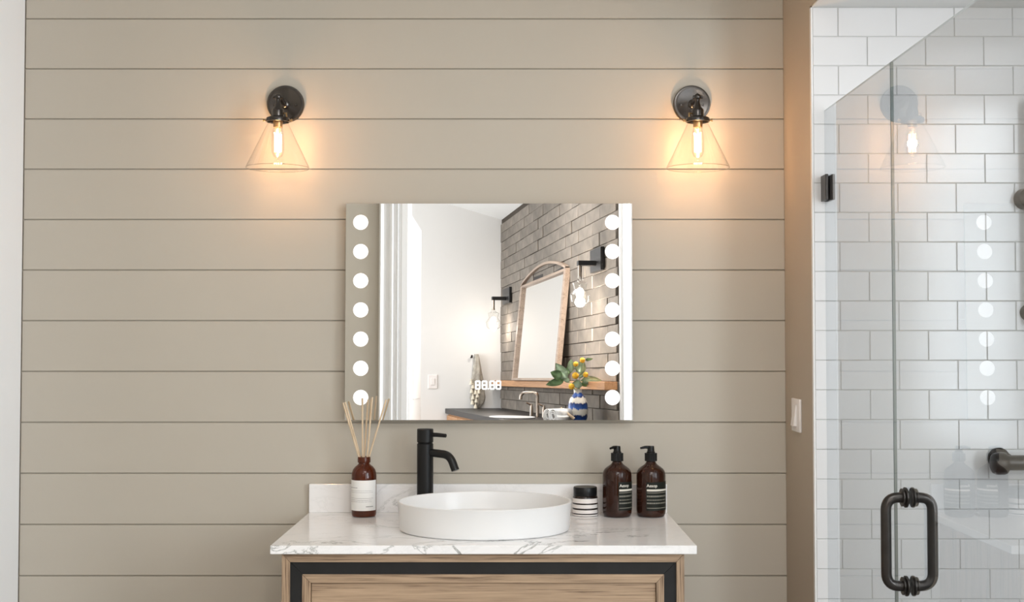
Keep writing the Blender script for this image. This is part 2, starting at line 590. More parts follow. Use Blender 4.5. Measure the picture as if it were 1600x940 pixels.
box('pane', WX0 + 0.05, WX1 - 0.05, FRONT - 0.085, FRONT - 0.078, WZ0 + 0.05, WZ1 - 0.05, 'glass', win)

cl = far_y(592, 480, FRONT + 0.02).x
steps = [(0, 0), (0, 0.022), (0.06, 0.034), (0.10, 0.030), (0.16, 0.016), (0.24, 0.012), (0.33, 0.016), (0.40, 0.030), (0.46, 0.032), (0.50, 0.014), (0.56, 0.012), (0.63, 0.016), (0.66, 0.026), (0.68, 0.012), (0.74, 0.016), (0.80, 0.022), (1.0, 0.022), (1.0, 0)]


def casing(name, xa, xb):
    poly = [(xa + (xb - xa) * t, FRONT + d, 0.0) for t, d in steps]
    return tag(prism(name, poly, (0, 0, DTOP + 0.15), 'trim'), kind='structure')


casing('trim_1', cl, DX0)
casing('trim_2', DX1 + 0.165, DX1)
bm = bmesh.new(); add_box(bm, DX0, DX1, FRONT, FRONT + 0.022, DTOP, DTOP + 0.15, 0.004); wall('trim_3', bm, 'trim')
bm = bmesh.new()
add_box(bm, DX0, DX0 + 0.012, FRONT - 0.12, FRONT, 0, DTOP); add_box(bm, DX1 - 0.012, DX1, FRONT - 0.12, FRONT, 0, DTOP); add_box(bm, DX0 + 0.012, DX1 - 0.012, FRONT - 0.12, FRONT, DTOP - 0.012, DTOP)
wall('trim_4', bm, 'trim')
dt = far_y(637, 337, -3.78).z
dr = thing('door_1', (DX0 + 0.03, -4.1, 0), kind='structure')
box('door_leaf', DX0 - 0.025, DX0 + 0.011, -4.5, -3.76, 0.01, dt, 'trim', dr, 0.002)
for z0, z1 in ((0.2, 0.95), (1.1, dt - 0.15)):
    box('panel', DX0 + 0.011, DX0 + 0.016, -4.38, -3.88, z0, z1, 'trim', dr, 0.004)

# added ceiling fill lamps, never in view
lp = thing('added_ceiling_light', (0.35, -2.5, CEIL - 0.04), 'added square white ceiling light, unseen fill over the vanity room', 'ceiling light')
box('frame', -0.11, 0.81, -2.96, -2.04, CEIL - 0.035, CEIL - 0.001, 'trim', lp, 0.004)
lp = thing('added_ceiling_light', (1.35, -0.95, SOF - 0.02), 'small added ceiling light, unseen fill inside the tiled shower', 'ceiling light')
box('frame', 1.07, 1.63, -1.23, -0.67, SOF - 0.018, SOF - 0.001, 'trim', lp, 0.003)

# ------------------------------------------------------------------ shower glass, hinge, handle, fittings
GT = at(1393, 97, -0.868).z
d_seam = F * XG / 597.0
YS = d_seam - D
T = 0.003


def glass_panel(name, x0, x1, y0, y1, label, cat, along_y=True):
    t = thing(name, ((x0 + x1) / 2, (y0 + y1) / 2, 0.01), label, cat)
    bm = bmesh.new()
    add_box(bm, x0, x1, y0, y1, 0.012, GT)
    bm.normal_update()
    for f in bm.faces:
        nrm = f.normal.x if along_y else f.normal.y
        far_end = along_y and f.normal.y > 0.5
        f.material_index = 0 if abs(nrm) > 0.5 or (far_end and 'panel' in name) else (2 if f.normal.z > 0.5 else 1)
    from_bm('pane', bm, ['glass', 'glassedge', 'glasshighlight'], t)
    return t


fixed = glass_panel('shower_glass_panel', XG - T, XG + T, YS + 0.002, YT - 0.004, 'clear fixed glass panel against the white tiled wall', 'glass panel')
door = glass_panel('shower_door', XG - T, XG + T, -1.60, YS - 0.002, 'frameless clear glass shower door with a dark looped pull handle', 'shower door')
ret = glass_panel('shower_return_panel', XG + 0.01, XR - 0.005, -1.61, -1.601, 'clear glass end panel of the shower, outside the picture', 'glass panel', False)

hz0, hz1 = at(1290, 313, YT - 0.03).z, at(1290, 273, YT - 0.03).z
for zc, nm in (((hz0 + hz1) / 2, 'hinge'), (0.35, 'hinge')):
    hh = (hz1 - hz0) / 2
    bm = bmesh.new()
    add_box(bm, XG - 0.0125, XG - 0.0046, YT - 0.048, YT - 0.004, zc - hh, zc + hh, 0.0012)
    add_box(bm, XG + 0.0046, XG + 0.0115, YT - 0.048, YT - 0.004, zc - hh, zc + hh, 0.0012)
    add_box(bm, XG - 0.0125, XG + 0.0115, YT - 0.006, YT - 0.0025, zc - hh, zc + hh, 0.0006)
    from_bm('hinge', bm, 'bronze', fixed)

YH = F * XG / 617.5 - D
hzt, hzb = at(1417, 776.8, YH).z, at(1417, 915, YH).z
hd = 0.0465
for s in (-1, 1):
    pts = bend([(XG + s * 0.006, YH, hzt), (XG + s * hd, YH, hzt), (XG + s * hd, YH, hzb), (XG + s * 0.006, YH, hzb)], 0.026)
    h = tube('handle', pts, 0.0105, 'bronze', door, 18)
    if s == -1:
        h['label'] = 'dark bronze looped pull handle, room side'
    for zc in (hzt, hzb):
        lathe('rosette', [(0.0, 0), (0.019, 0), (0.0205, 0.0012), (0.0205, 0.0042), (0.018, 0.0056), (0.015, 0.006), (0.0155, 0.0075), (0.018, 0.008), (0.018, 0.0105), (0.0, 0.0115)],
              (XG + s * 0.0046, YH, zc), 'bronze', h, 24, axis=(s, 0, 0))

YTF = YT - 0.003
rail = thing('shower_riser_rail', (at(1607, 400, YTF - 0.03).x, YTF, at(1607, 488, YTF - 0.03).z), 'dark metal shower rail brackets at the frame edge behind the glass', 'shower rail')
rx = at(1608, 309, YTF - 0.03).x
r1, r2 = at(1608, 309, YTF - 0.03).z, at(1608, 488, YTF - 0.02).z
tube('bar', [(rx + 0.012, YTF - 0.045, r2 - 0.03), (rx + 0.012, YTF - 0.045, r1 + 0.25)], 0.009, 'bronze', rail, 14)
lathe('bracket', [(0.0, 0), (0.027, 0.0), (0.027, 0.006), (0.025, 0.03), (0.018, 0.034), (0.0, 0.034)], (rx, YTF, r1), 'bronze', rail, 28, axis=(0, -1, 0))
lathe('bracket', [(0.0, 0), (0.021, 0.0), (0.021, 0.006), (0.014, 0.03), (0.0, 0.034)], (rx + 0.006, YTF, r2), 'bronze', rail, 28, axis=(0, -1, 0))

vy = YTF - 0.055
vp = at(1566, 724, vy)
valve = thing('shower_valve', (vp.x + 0.1, YTF, vp.z), 'dark bronze horizontal shower valve bar on the white tiles', 'shower valve')
lathe('knob', [(0.0, 0.0), (0.016, 0.0), (0.024, 0.004), (0.0275, 0.012), (0.0275, 0.030), (0.025, 0.036), (0.019, 0.038), (0.0, 0.038)], (vp.x - 0.026, vy, vp.z), 'bronze', valve, 28, axis=(1, 0, 0))
tube('body', [(vp.x + 0.012, vy, vp.z + 0.002), (vp.x + 0.28, vy, vp.z + 0.002)], 0.019, 'bronze', valve, 24)
lathe('escutcheon', [(0.0, 0.0), (0.027, 0.0), (0.027, 0.008), (0.018, 0.014), (0.018, 0.05), (0.0, 0.055)], (vp.x + 0.012, YTF, vp.z + 0.008), 'bronze', valve, 28, axis=(0, -1, 0))
lathe('knob', [(0.0, 0.0), (0.019, 0.0), (0.0275, 0.006), (0.0275, 0.03), (0.0, 0.04)], (vp.x + 0.27, vy, vp.z + 0.002), 'bronze', valve, 28, axis=(1, 0, 0))
lathe('escutcheon', [(0.0, 0.0), (0.027, 0.0), (0.027, 0.008), (0.018, 0.014), (0.018, 0.05), (0.0, 0.055)], (vp.x + 0.23, YTF, vp.z + 0.002), 'bronze', valve, 28, axis=(0, -1, 0))

# light switch on the partition
sd = F * XP / (1245.5 - 800) - D
sz0, sz1 = at(1245.5, 674, sd).z, at(1245.5, 622.5, sd).z
sw = thing('light_switch', (XP, sd, sz0), 'white rocker light switch on the narrow partition beside the shower', 'light switch')
box('plate', XP - 0.007, XP, sd - 0.045, sd + 0.045, sz0, sz1, 'switch', sw, 0.002, 2)
zm = (sz0 + sz1) / 2
prism('rocker', [(XP - 0.0065, sd - 0.016, zm + 0.028), (XP - 0.009, sd - 0.016, zm + 0.028), (XP - 0.016, sd - 0.016, zm - 0.028), (XP - 0.0065, sd - 0.016, zm - 0.028)], (0, 0.032, 0), 'switch', sw)

# ------------------------------------------------------------------ vanity
ZC = 0.85
CF = -0.563
cw0, cw1 = at(421.9, 852, CF).x, at(1089, 852, CF).x
ct = at(755, 852, CF).z
ZC = ct
cb = at(755, 865.6, CF).z
TH = ct - cb
tag(box('marble_countertop', cw0, cw1, CF, -0.001, cb, ct, 'marble', None, 0.0012), 'white grey-veined marble countertop slab under the oval basin', 'countertop')
bs_t = at(760, 756, -0.02).z
tag(box('backsplash', cw0 + 0.0005, cw1 - 0.0005, -0.02, -0.001, ct, bs_t, 'marble', None, 0.001), 'low white marble upstand along the shiplap wall behind the basin', 'backsplash')

VF = CF + 0.016                    # cabinet front


def vx(px):
    return at(px, 890, VF).x


def vz(py):
    return at(755, py, VF).z


cab = thing('vanity_cabinet', ((cw0 + cw1) / 2, VF / 2, 0), 'oak vanity cabinet with black inset frame under the marble top', 'cabinet')
X = [vx(440.2), vx(452.8), vx(472.0), vx(485.2)]
Xr = [vx(1069.3), vx(1057.0), vx(1037.6), vx(1025.8)]
Zt = [cb, vz(877.8), vz(897.3), vz(910.2)]
ZB = [0.12, 0.12 + (Zt[0] - Zt[1]), 0.12 + (Zt[0] - Zt[2]), 0.12 + (Zt[0] - Zt[3])]
box('carcass', X[0] + 0.001, Xr[0] - 0.001, VF + 0.02, -0.001, 0.12, cb - 0.0005, 'oakz', cab)


def mitred(i, y0, depth, mh, mv, parent, name, g=0.0005):
    a0, a1, b0, b1 = X[i], X[i + 1], Xr[i], Xr[i + 1]
    t0, t1, u0, u1 = Zt[i], Zt[i + 1], ZB[i], ZB[i + 1]
    v = (0, depth, 0)
    prism(name + '_stile', [(a0, y0, u0 + g), (a1, y0, u1 + g), (a1, y0, t1 - g), (a0, y0, t0 - g)], v, mv, parent)
    prism(name + '_stile', [(b0, y0, u0 + g), (b1, y0, u1 + g), (b1, y0, t1 - g), (b0, y0, t0 - g)], v, mv, parent)
    prism(name + '_rail', [(a0 + g, y0, t0), (b0 - g, y0, t0), (b1 - g, y0, t1), (a1 + g, y0, t1)], v, mh, parent)
    prism(name + '_rail', [(a0 + g, y0, u0), (b0 - g, y0, u0), (b1 - g, y0, u1), (a1 + g, y0, u1)], v, mh, parent)


mitred(0, VF, 0.03, 'oakx', 'oakz', cab, 'outer')
mitred(1, VF + 0.006, 0.03, 'blackframe', 'blackframe', cab, 'black')
dw = thing('drawer', ((X[2] + Xr[2]) / 2, VF, ZB[2]))
dw.parent = cab
dw.location = ORG[dw.name] - ORG[cab.name]
mitred(2, VF + 0.002, 0.022, 'oakx', 'oakz', dw, 'drawer')
box('drawer_panel', X[3] + 0.001, Xr[3] - 0.001, VF + 0.009, VF + 0.022, ZB[3] + 0.001, Zt[3] - 0.0015, 'oakx', dw, 0.0008)
for xx in (X[0] + 0.03, Xr[0] - 0.06):
    for yy in (VF + 0.04, -0.08):
        box('leg', xx, xx + 0.03, yy, yy + 0.03, 0, 0.12, 'blackframe', cab, 0.002)

# ------------------------------------------------------------------ basin
by, ba, bb = -0.316, 0.2195, 0.187
bx = at(757, 781, by).x
rz = at(757, 781, by).z
hb = rz - ct
prof_o = [(0.0, 0.0), (0.90, 0.0), (0.955, 0.0006), (0.968, 0.003), (0.974, 0.012), (0.982, 0.04), (0.995, hb - 0.004), (1.0, hb - 0.0015), (0.992, hb), (0.975, hb - 0.0005), (0.966, hb - 0.004),
          (0.955, 0.045), (0.93, 0.028), (0.84, 0.0185), (0.5, 0.014), (0.12, 0.012), (0.0, 0.012)]
bm = bmesh.new()
add_lathe(bm, prof_o, (bx, by, ct), 96, ba, bb)
basin = thing('vessel_basin', (bx, by, ct), 'white oval ceramic vessel basin sitting on the marble countertop', 'sink')
from_bm('bowl', bm, 'ceramic', basin, 'auto')
lathe('drain', [(0.0, 0), (0.031, 0), (0.033, 0.002), (0.03, 0.004), (0.0, 0.006)], (bx, by, ct + 0.0122), 'black', basin, 28)

# ------------------------------------------------------------------ faucet
fy = -0.088
fc = at(664.3, 720, fy)
fz = [at(664.3, p, fy).z for p in (669.5, 690.5, 692.5)]
fr = 12.8 / (F / (fy + D))
fau = thing('basin_faucet', (fc.x, fy, ct), 'tall matte black single-lever faucet behind the white basin', 'faucet')
lathe('body', [(0.0, 0), (fr * 1.12, 0), (fr * 1.12, 0.004), (fr, 0.006), (fr, fz[2] - ct - 0.001), (fr - 0.0015, fz[2] - ct), (fr - 0.003, fz[1] - ct - 0.0), (0.0, fz[1] - ct)], (fc.x, fy, ct), 'black', fau, 40)
lathe('cap', [(0.0, 0), (fr - 0.001, 0), (fr, 0.001), (fr, fz[0] - fz[1] - 0.0015), (fr - 0.0015, fz[0] - fz[1]), (0.0, fz[0] - fz[1])], (fc.x, fy, fz[1]), 'black', fau, 40)
lz = at(690, 678.5, fy).z
tube('lever', [(fc.x + fr * 0.6, fy - 0.004, lz), (fc.x + fr + 0.01, fy - 0.01, lz), (at(696.5, 679, fy - 0.025).x, fy - 0.022, lz - 0.0015)], [0.006, 0.0058, 0.0052], 'black', fau, 14)
sdir = Vector((0.86, -0.51, 0)).normalized()
s0 = Vector((fc.x, fy, at(664, 706.0, fy).z))
reach = 0.092
p1 = s0 + sdir * (fr * 0.5)
p2 = s0 + sdir * (reach - 0.012) + Vector((0, 0, -0.004))
p3 = s0 + sdir * (reach + 0.006) + Vector((0, 0, -0.044))
tube('spout', bend([p1, p2, p3], 0.022, 10), 0.0108, 'black', fau, 20)


# ------------------------------------------------------------------ labels and lettering wrapped on round bottles
def wrap(c, r, pts):
    return [(c[0] + r * math.sin(a), c[1] - r * math.cos(a), c[2] + z) for a, z in pts]


def strip(bm, c, r, a0, a1, z0, z1, n=None):
    n = n or max(1, int(abs(a1 - a0) / 0.09))
    lo = [bm.verts.new(p) for p in wrap(c, r, [(a0 + (a1 - a0) * i / n, z0) for i in range(n + 1)])]
    hi = [bm.verts.new(p) for p in wrap(c, r, [(a0 + (a1 - a0) * i / n, z1) for i in range(n + 1)])]
    for i in range(n):
        bm.faces.new((lo[i], lo[i + 1], hi[i + 1], hi[i]))


def band(name, c, r, a0, a1, z0, z1, mat, parent):
    bm = bmesh.new()
    strip(bm, c, r, a0, a1, z0, z1)
    return from_bm(name, bm, mat, parent, True)


def dashes(name, c, r, rows, mat, parent):
    """Small illegible print: broken lines."""
    bm = bmesh.new()
    for a0, a1, z, h, fill in rows:
        a = a0
        while a < a1:
            w = random.uniform(0.05, 0.16)
            strip(bm, c, r, a, min(a + w, a1), z, z + h, 2)
            a += w + random.uniform(0.02, 0.04) * fill
    return tag(from_bm(name, bm, mat, parent, True), kind='stuff')


def lettering(name, text, c, r, a0, z0, size, mat, parent, bold=0.012):
    cu = bpy.data.curves.new('lettering', 'FONT')
    cu.body = text
    cu.size = size
    cu.offset = bold * size
    cu.resolution_u = 3
    ob = bpy.data.objects.new('lettering', cu)
    C.objects.link(ob)
    dg = bpy.context.evaluated_depsgraph_get()
    me = bpy.data.meshes.new_from_object(ob.evaluated_get(dg))
    bpy.data.objects.remove(ob)
    bm = bmesh.new()
    bm.from_mesh(me)
    bpy.data.meshes.remove(me)
    bmesh.ops.triangulate(bm, faces=bm.faces[:])
    for v in bm.verts:
        v.co = Vector(wrap(c, r, [(a0 + v.co.x / r, z0 + v.co.y)])[0])
    return from_bm(name, bm, mat, parent)


# ------------------------------------------------------------------ reed diffuser
dy = -0.086
dc = at(568.6, 806, dy)
sc = F / (dy + D)
dr_ = 19.4 / sc
dzz = lambda p: (806.0 - p) / sc
base = Vector((dc.x, dy, ct))
dif = thing('diffuser_bottle', base, 'amber glass diffuser bottle with a white paper label and thin reeds', 'bottle')
hN, hS = dzz(714), dzz(726)
prof = [(0.0, 0.002), (dr_ * 0.85, 0.0), (dr_ * 0.95, 0.002), (dr_, 0.008), (dr_, dzz(743)), (dr_ * 0.975, dzz(738.5)), (dr_ * 0.89, dzz(733.5)), (dr_ * 0.72, dzz(729.3)), (dr_ * 0.52, dzz(726.3)), (dr_ * 0.45, dzz(724.8)),
        (dr_ * 0.44, dzz(723.5)), (dr_ * 0.52, dzz(722.5)), (dr_ * 0.52, dzz(717)), (dr_ * 0.5, dzz(714)), (dr_ * 0.40, dzz(714)), (dr_ * 0.38, dzz(726)),
        (dr_ * 0.62, dzz(731)), (dr_ * 0.82, dzz(736)), (dr_ * 0.92, dzz(743)), (dr_ * 0.93, 0.01), (dr_ * 0.88, 0.006), (0.0, 0.006)]
lathe('glass_body', prof, base, 'amber', dif, 48)
lb = band('label', base, dr_ + 0.0005, -1.62, 1.30, dzz(795.5), dzz(749), 'paper', dif)
rr = dr_ + 0.0009
dashes('print', base, rr, [(-1.25, -0.42, dzz(760.8), 0.0016, 1.0)], 'ink', lb)
for row in ((-1.25, 0.85, dzz(765), 0.0007, 1.0), (-1.2, 0.75, dzz(779.5), 0.0009, 1.0), (-1.2, 0.75, dzz(782.0), 0.0009, 1.2)):
    dashes('print', base, rr, [row], 'ink', lb)
dashes('print', base, rr, [(0.28, 0.88, dzz(789.6), 0.0017, 1.0)], 'inkdark', lb)
band('print', base, rr, -1.25, 0.9, dzz(776.6), dzz(776.2), 'ink', lb)
band('print', base, rr, -1.25, 0.9, dzz(767.6), dzz(767.3), 'ink', lb)

reeds = [((536.0, 629), (561.5, 716), -0.006, 'leaning furthest to the left'), ((539.5, 628), (563.5, 716), 0.010, 'second from the left, tight beside the outermost reed'),
         ((566.2, 622), (566.8, 716), -0.012, 'standing upright in the middle'), ((575.2, 624), (569.0, 716), 0.014, 'just right of the upright one'),
         ((581.8, 620), (573.5, 716), -0.004, 'second from the right, nearly upright'), ((603.5, 624), (575.8, 716), 0.008, 'leaning furthest to the right')]
for (tx, tz_), (nx, nz_), oy, wd in reeds:
    p_t = at(tx, tz_, dy + oy)
    p_n = at(nx, nz_, dy + oy * 0.35)
    d_ = (p_n - p_t).normalized()
    p_b = p_n + d_ * ((p_n.z - ct - 0.012) / abs(d_.z))
    lim = dr_ * 0.8
    p_b.x = max(dc.x - lim, min(dc.x + lim, p_b.x))
    tag(tube('diffuser_reed', [p_t, p_n, p_b], 0.0024, 'reed', None, 8), 'thin pale wooden diffuser reed, ' + wd, 'diffuser reed', 'reeds in the amber diffuser bottle')


# ------------------------------------------------------------------ soap bottles
def soap(px, label_a0, nozzle_dir, nozzle_len, label, txt_a):
    y = -0.088
    s = F / (y + D)
    c = Vector((at(px, 806, y).x, y, ct))
    zz = lambda p: (806.0 - p) / s
    r = 22.7 / s
    t = thing('soap_bottle', c, label, 'soap bottle', 'pair of amber pump bottles')
    lathe('bottle_body', [(0.0, 0.002), (r * 0.78, 0.0), (r * 0.90, 0.002), (r * 0.98, 0.009), (r, 0.018), (r, zz(743)), (r * 0.985, zz(739)), (r * 0.94, zz(735.8)), (r * 0.84, zz(732.3)), (r * 0.66, zz(729.0)), (r * 0.46, zz(726.0)), (r * 0.36, zz(723.5)), (r * 0.31, zz(721)), (r * 0.30, zz(719)), (0.0, zz(718.5))], c, 'darkamber', t, 48)
    lb = band('label', c, r + 0.0004, label_a0, label_a0 + 2.0, zz(794.6), zz(751), 'labelblack', t)
    rr = r + 0.0008
    a0, a1 = label_a0 + 0.05, label_a0 + 1.95
    lettering('lettering', 'Aesop', c, rr, txt_a, zz(758.4), 0.0112, 'cream', lb, 0.018)
    band('print', c, rr, a0, a1, zz(764.9), zz(761.9), 'cream', lb)
    band('print', c, rr, a0, a1, zz(767.8), zz(766.6), 'sage', lb)
    for row in ((a0, a1, zz(773.8), 0.0042, 0.6), (a0, a1 - 0.1, zz(779.0), 0.0026, 0.8), (a0, a1, zz(784.2), 0.0036, 0.6)):
        dashes('print', c, rr, [row], 'sage', lb)
    band('print', c, rr, a0, a1, zz(791.2), zz(790.1), 'sage', lb)
    pump = thing('pump', c + Vector((0, 0, zz(720))))
    pump.parent = t
    pump.location = ORG[pump.name] - ORG[t.name]
    bm = bmesh.new()
    n = 48
    ring = []
    zr = [zz(720.3), zz(708)]
    for zq in zr:
        ring.append([bm.verts.new((c.x + (9.6 / s - (0.0007 if i % 2 else 0)) * math.cos(2 * math.pi * i / n), c.y + (9.6 / s - (0.0007 if i % 2 else 0)) * math.sin(2 * math.pi * i / n), c.z + zq)) for i in range(n)])
    for i in range(n):
        bm.faces.new((ring[0][i], ring[0][(i + 1) % n], ring[1][(i + 1) % n], ring[1][i]))
    bm.faces.new(ring[0]); bm.faces.new(ring[1])
    from_bm('collar', bm, 'blackplastic', pump)
    lathe('actuator', [(0.0, 0), (6.6 / s, 0), (6.6 / s, 0.003), (5.6 / s, 0.005), (5.4 / s, zz(700) - zz(708.2)), (5.0 / s, zz(697.2) - zz(708.2)), (0.0, zz(696.8) - zz(708.2))], c + Vector((0, 0, zz(708.2))), 'blackplastic', pump, 28)
    nd = Vector(nozzle_dir).normalized()
    z_ = Vector((0, 0, zz(699.2)))
    tube('nozzle', [c + z_, c + z_ + nd * nozzle_len * 0.55 + Vector((0, 0, 0.0006)), c + z_ + nd * nozzle_len + Vector((0, 0, -0.0018))], [0.0046, 0.004, 0.0028], 'blackplastic', pump, 14)
    return t


soap(964.5, 0.0, (-0.75, -0.66, 0), 0.027, 'amber pump soap bottle next to the striped jar', 0.07)
soap(1017.3, -0.44, (-0.97, -0.25, 0), 0.030, 'amber pump soap bottle nearest the end of the countertop', -0.40)

# ------------------------------------------------------------------ jar
jy = -0.066
s = F / (jy + D)
jc = Vector((at(914.4, 803, jy).x, jy, ct))
jr = 19.6 / s
zz = lambda p: (804.0 - p) / s
jar = thing('cosmetic_jar', jc, 'small black and white striped jar with a black lid', 'jar')
lathe('jar_body', [(0.0, 0.001), (jr * 0.88, 0.0), (jr * 0.97, 0.003), (jr, 0.007), (jr, zz(777)), (jr * 0.96, zz(774.5)), (jr * 0.86, zz(772.5)), (0.0, zz(772))], jc, 'jarblack', jar, 48)
lathe('lid', [(0.0, 0.0), (jr * 0.925, 0.0), (jr * 0.935, 0.001), (jr * 0.935, zz(761.5) - zz(773)), (jr * 0.90, zz(760) - zz(773)), (0.0, zz(760) - zz(773))], jc + Vector((0, 0, zz(773))), 'blackplastic', jar, 48)
for a, b in ((783.8, 776.8), (791.6, 786.0), (799.5, 794.2), (803.4, 801.2)):
    band('label_band', jc, jr + 0.0005, -math.pi, math.pi, zz(a), zz(b), 'pinkpaper', jar)

# ------------------------------------------------------------------ lit mirror
mw = (at(988.2, 486, MY).x - at(539.6, 486, MY).x) / 2
mh = (at(764, 317.2, MY).z - at(764, 655.4, MY).z) / 2
mir = thing('led_mirror', (MC.x, 0, MC.z - mh), 'frameless rectangular lit mirror with two rows of white discs', 'mirror')
bm = bmesh.new(); add_box(bm, -mw, mw, 0, 0.0045, -mh, mh)
bm.normal_update()
for f in bm.faces:
    f.material_index = 0 if abs(f.normal.y) > 0.5 else 1
from_bm('mirror_glass', bm, ['mirror', 'glassedge'], mir, m=MMAT)
box('backing', MC.x - mw + 0.035, MC.x + mw - 0.035, -0.0255, -0.0005, MC.z - mh + 0.035, MC.z + mh - 0.035, 'grey', mir)


def mloc(px, py):
    h, _ = mray(px, py)
    return MMAT.inverted() @ h


rdisc = 11.9 / (F / (MY + D))
for pxc in (563.6, 957.0):
    for i in range(7):
        l = mloc(pxc - i * 0.0, 347.2 + i * 45.58)
        lathe('light_disc', [(0.0, 0.0), (rdisc, 0.0), (rdisc, 0.0008), (0.0, 0.0008)], (l.x, 0.0, l.z), 'disc', mir, 36, axis=(0, -1, 0), m=MMAT)
for i, pxc in enumerate((746.6, 757.0, 769.0, 778.8)):
    l = mloc(pxc, 601.2)
    w_, h_, t_ = 0.0056, 0.0105, 0.0044
    bm = bmesh.new()
    for (xa, xb, za, zb) in ((-w_, w_, h_ - t_ / 2, h_ + t_ / 2), (-w_, w_, -t_ / 2, t_ / 2), (-w_, w_, -h_ - t_ / 2, -h_ + t_ / 2), (-w_ - t_ / 2, -w_ + t_ / 2, 0, h_), (w_ - t_ / 2, w_ + t_ / 2, 0, h_), (-w_ - t_ / 2, -w_ + t_ / 2, -h_, 0), (w_ - t_ / 2, w_ + t_ / 2, -h_, 0)):
        add_box(bm, l.x + xa, l.x + xb, -0.0008, 0, l.z + za, l.z + zb)
    from_bm('clock_digit', bm, 'digits', mir, m=MMAT)
l = mloc(763.0, 607.0)
box('decimal_point', l.x - 0.0018, l.x + 0.0018, -0.0008, 0, l.z - 0.0018, l.z + 0.0018, 'digits', mir, m=MMAT)


# ------------------------------------------------------------------ wall sconces
def sconce(plate_px, lever, label, watts):
    p = at(plate_px, 163.3, 0)
    out = 0.117
    t = thing('wall_sconce', (p.x, 0, p.z - 0.05), label, 'wall lamp', 'pair of wall lamps above the mirror')
    R = 29.0 / 561.0
    lathe('backplate', [(0.0, 0.0), (R, 0.0), (R, 0.012), (R - 0.002, 0.0155), (R - 0.008, 0.0165), (R - 0.011, 0.0155), (0.0, 0.0175)], (p.x, 0, p.z), 'sconce', t, 56, axis=(0, -1, 0))
    for sx_ in (-1, 1):
        lathe('screw', [(0.0, 0.0), (0.0035, 0.0), (0.003, 0.0025), (0.0, 0.003)], (p.x + sx_ * 0.030, -0.0165, p.z - 0.004), 'sconce', t, 12, axis=(0, -1, 0))
    kz = at(0, 151, -out).z
    pc = Vector((p.x, -out, 0))
    Z = lambda py: at(434.5, py, -out).z
    # arm: leaves the plate, rises to the knuckle over the socket
    ar = tube('arm', [(p.x, -0.015, p.z - 0.002), (p.x, -0.045, p.z - 0.002), (p.x, -0.07, p.z + 0.002), (p.x, -out + 0.012, Z(152) )], 0.0062, 'sconce', t, 14)
    lathe('arm_boss', [(0.0, 0), (0.013, 0), (0.012, 0.008), (0.008, 0.011), (0.0, 0.012)], (p.x, -0.0165, p.z - 0.002), 'sconce', t, 24, axis=(0, -1, 0))
    ball('knuckle', (p.x, -out, Z(151.5)), 0.0098, 'sconce', t)
    tube('knuckle_screw', [(p.x - 0.013, -out, Z(151.5)), (p.x + 0.013, -out, Z(151.5))], 0.0045, 'sconce', t, 12)
    zt = Z(158)
    z0 = Z(192.5)
    zz = lambda py: Z(py) - z0
    so = lathe('socket', [(0.0, zz(185)), (0.0165, zz(185)), (0.0165, zz(173)), (0.0155, zz(170.5)), (0.0105, zz(168)), (0.0085, zz(164)), (0.0062, zz(161)), (0.0062, zz(154)), (0.0, zz(153))], (p.x, -out, z0), 'sconce', t, 32)
    tube('switch_key', [(p.x + lever * 0.015, -out, Z(177)), (p.x + lever * 0.023, -out - 0.003, Z(177)), (p.x + lever * 0.024, -out - 0.004, Z(183))], 0.0026, 'brass', so, 8)
    ri = lathe('shade_holder', [(0.0165, zz(181.5)), (0.024, zz(182.5)), (0.031, zz(184.5)), (0.032, zz(186)), (0.032, zz(190.5)), (0.0295, zz(191)), (0.0285, zz(186.5)), (0.0165, zz(184))], (p.x, -out, z0), 'sconce', t, 40, close=False)
    for a in (math.radians(188), math.radians(-8), math.radians(90)):
        dvec = Vector((math.cos(a), math.sin(a), 0))
        c0 = Vector((p.x, -out, Z(188.2)))
        th = tube('thumb_screw', [c0 + dvec * 0.028, c0 + dvec * 0.037], 0.002, 'brass', ri, 8)
        lathe('screw_head', [(0.0, 0), (0.0035, 0), (0.0042, 0.0015), (0.0035, 0.004), (0.0, 0.0045)], c0 + dvec * 0.036, 'brass', ri, 12, axis=dvec)
    # clear cone shade: thin glass with a thicker rim
    zb = zz(262.3)
    rb = 49.6 / (F / (D - out))
    prof = [(0.0262, zz(187)), (0.0265, zz(191)), (0.0285, zz(193.5)), (rb - 0.0012, zb + 0.004), (rb, zb + 0.0012), (rb - 0.0004, zb), (rb - 0.002, zb + 0.001)]
    lathe('glass_shade', prof, (p.x, -out, z0), 'shade', t, 64, close=False)
    rim = [(p.x + (rb - 0.0008) * math.cos(2 * math.pi * i / 64), -out + (rb - 0.0008) * math.sin(2 * math.pi * i / 64), z0 + zb) for i in range(65)]
    tube('shade_rim', rim, 0.0011, 'rimglass', t, 8)
    bu = lathe('bulb_glass', [(0.0, zz(252.5)), (0.002, zz(250)), (0.004, zz(246.5)), (0.011, zz(244)), (0.0155, zz(238)), (0.0165, zz(228)), (0.0155, zz(212)), (0.0125, zz(202)), (0.0125, zz(196))], (p.x, -out, z0), 'shade', t, 32, close=False)
    lathe('bulb_base', [(0.0, zz(200)), (0.0125, zz(199)), (0.013, zz(186)), (0.0, zz(185.2))], (p.x, -out, z0), 'brass', t, 24)
    bm = bmesh.new()
    n = 7
    for i in range(n):
        a = 2 * math.pi * i / n + 0.2
        add_tube(bm, [(p.x + 0.0085 * math.cos(a), -out + 0.0085 * math.sin(a), Z(209)), (p.x + 0.0085 * math.cos(a), -out + 0.0085 * math.sin(a), Z(237.5))], 0.0017, 6)
    from_bm('filament', bm, 'filament', bu)
    tube('filament_stem', [(p.x, -out, Z(200)), (p.x, -out, Z(209)), (p.x, -out, Z(240))], 0.0014, 'paper', bu, 8)
    l = bpy.data.lights.new('sconce_glow', 'POINT')
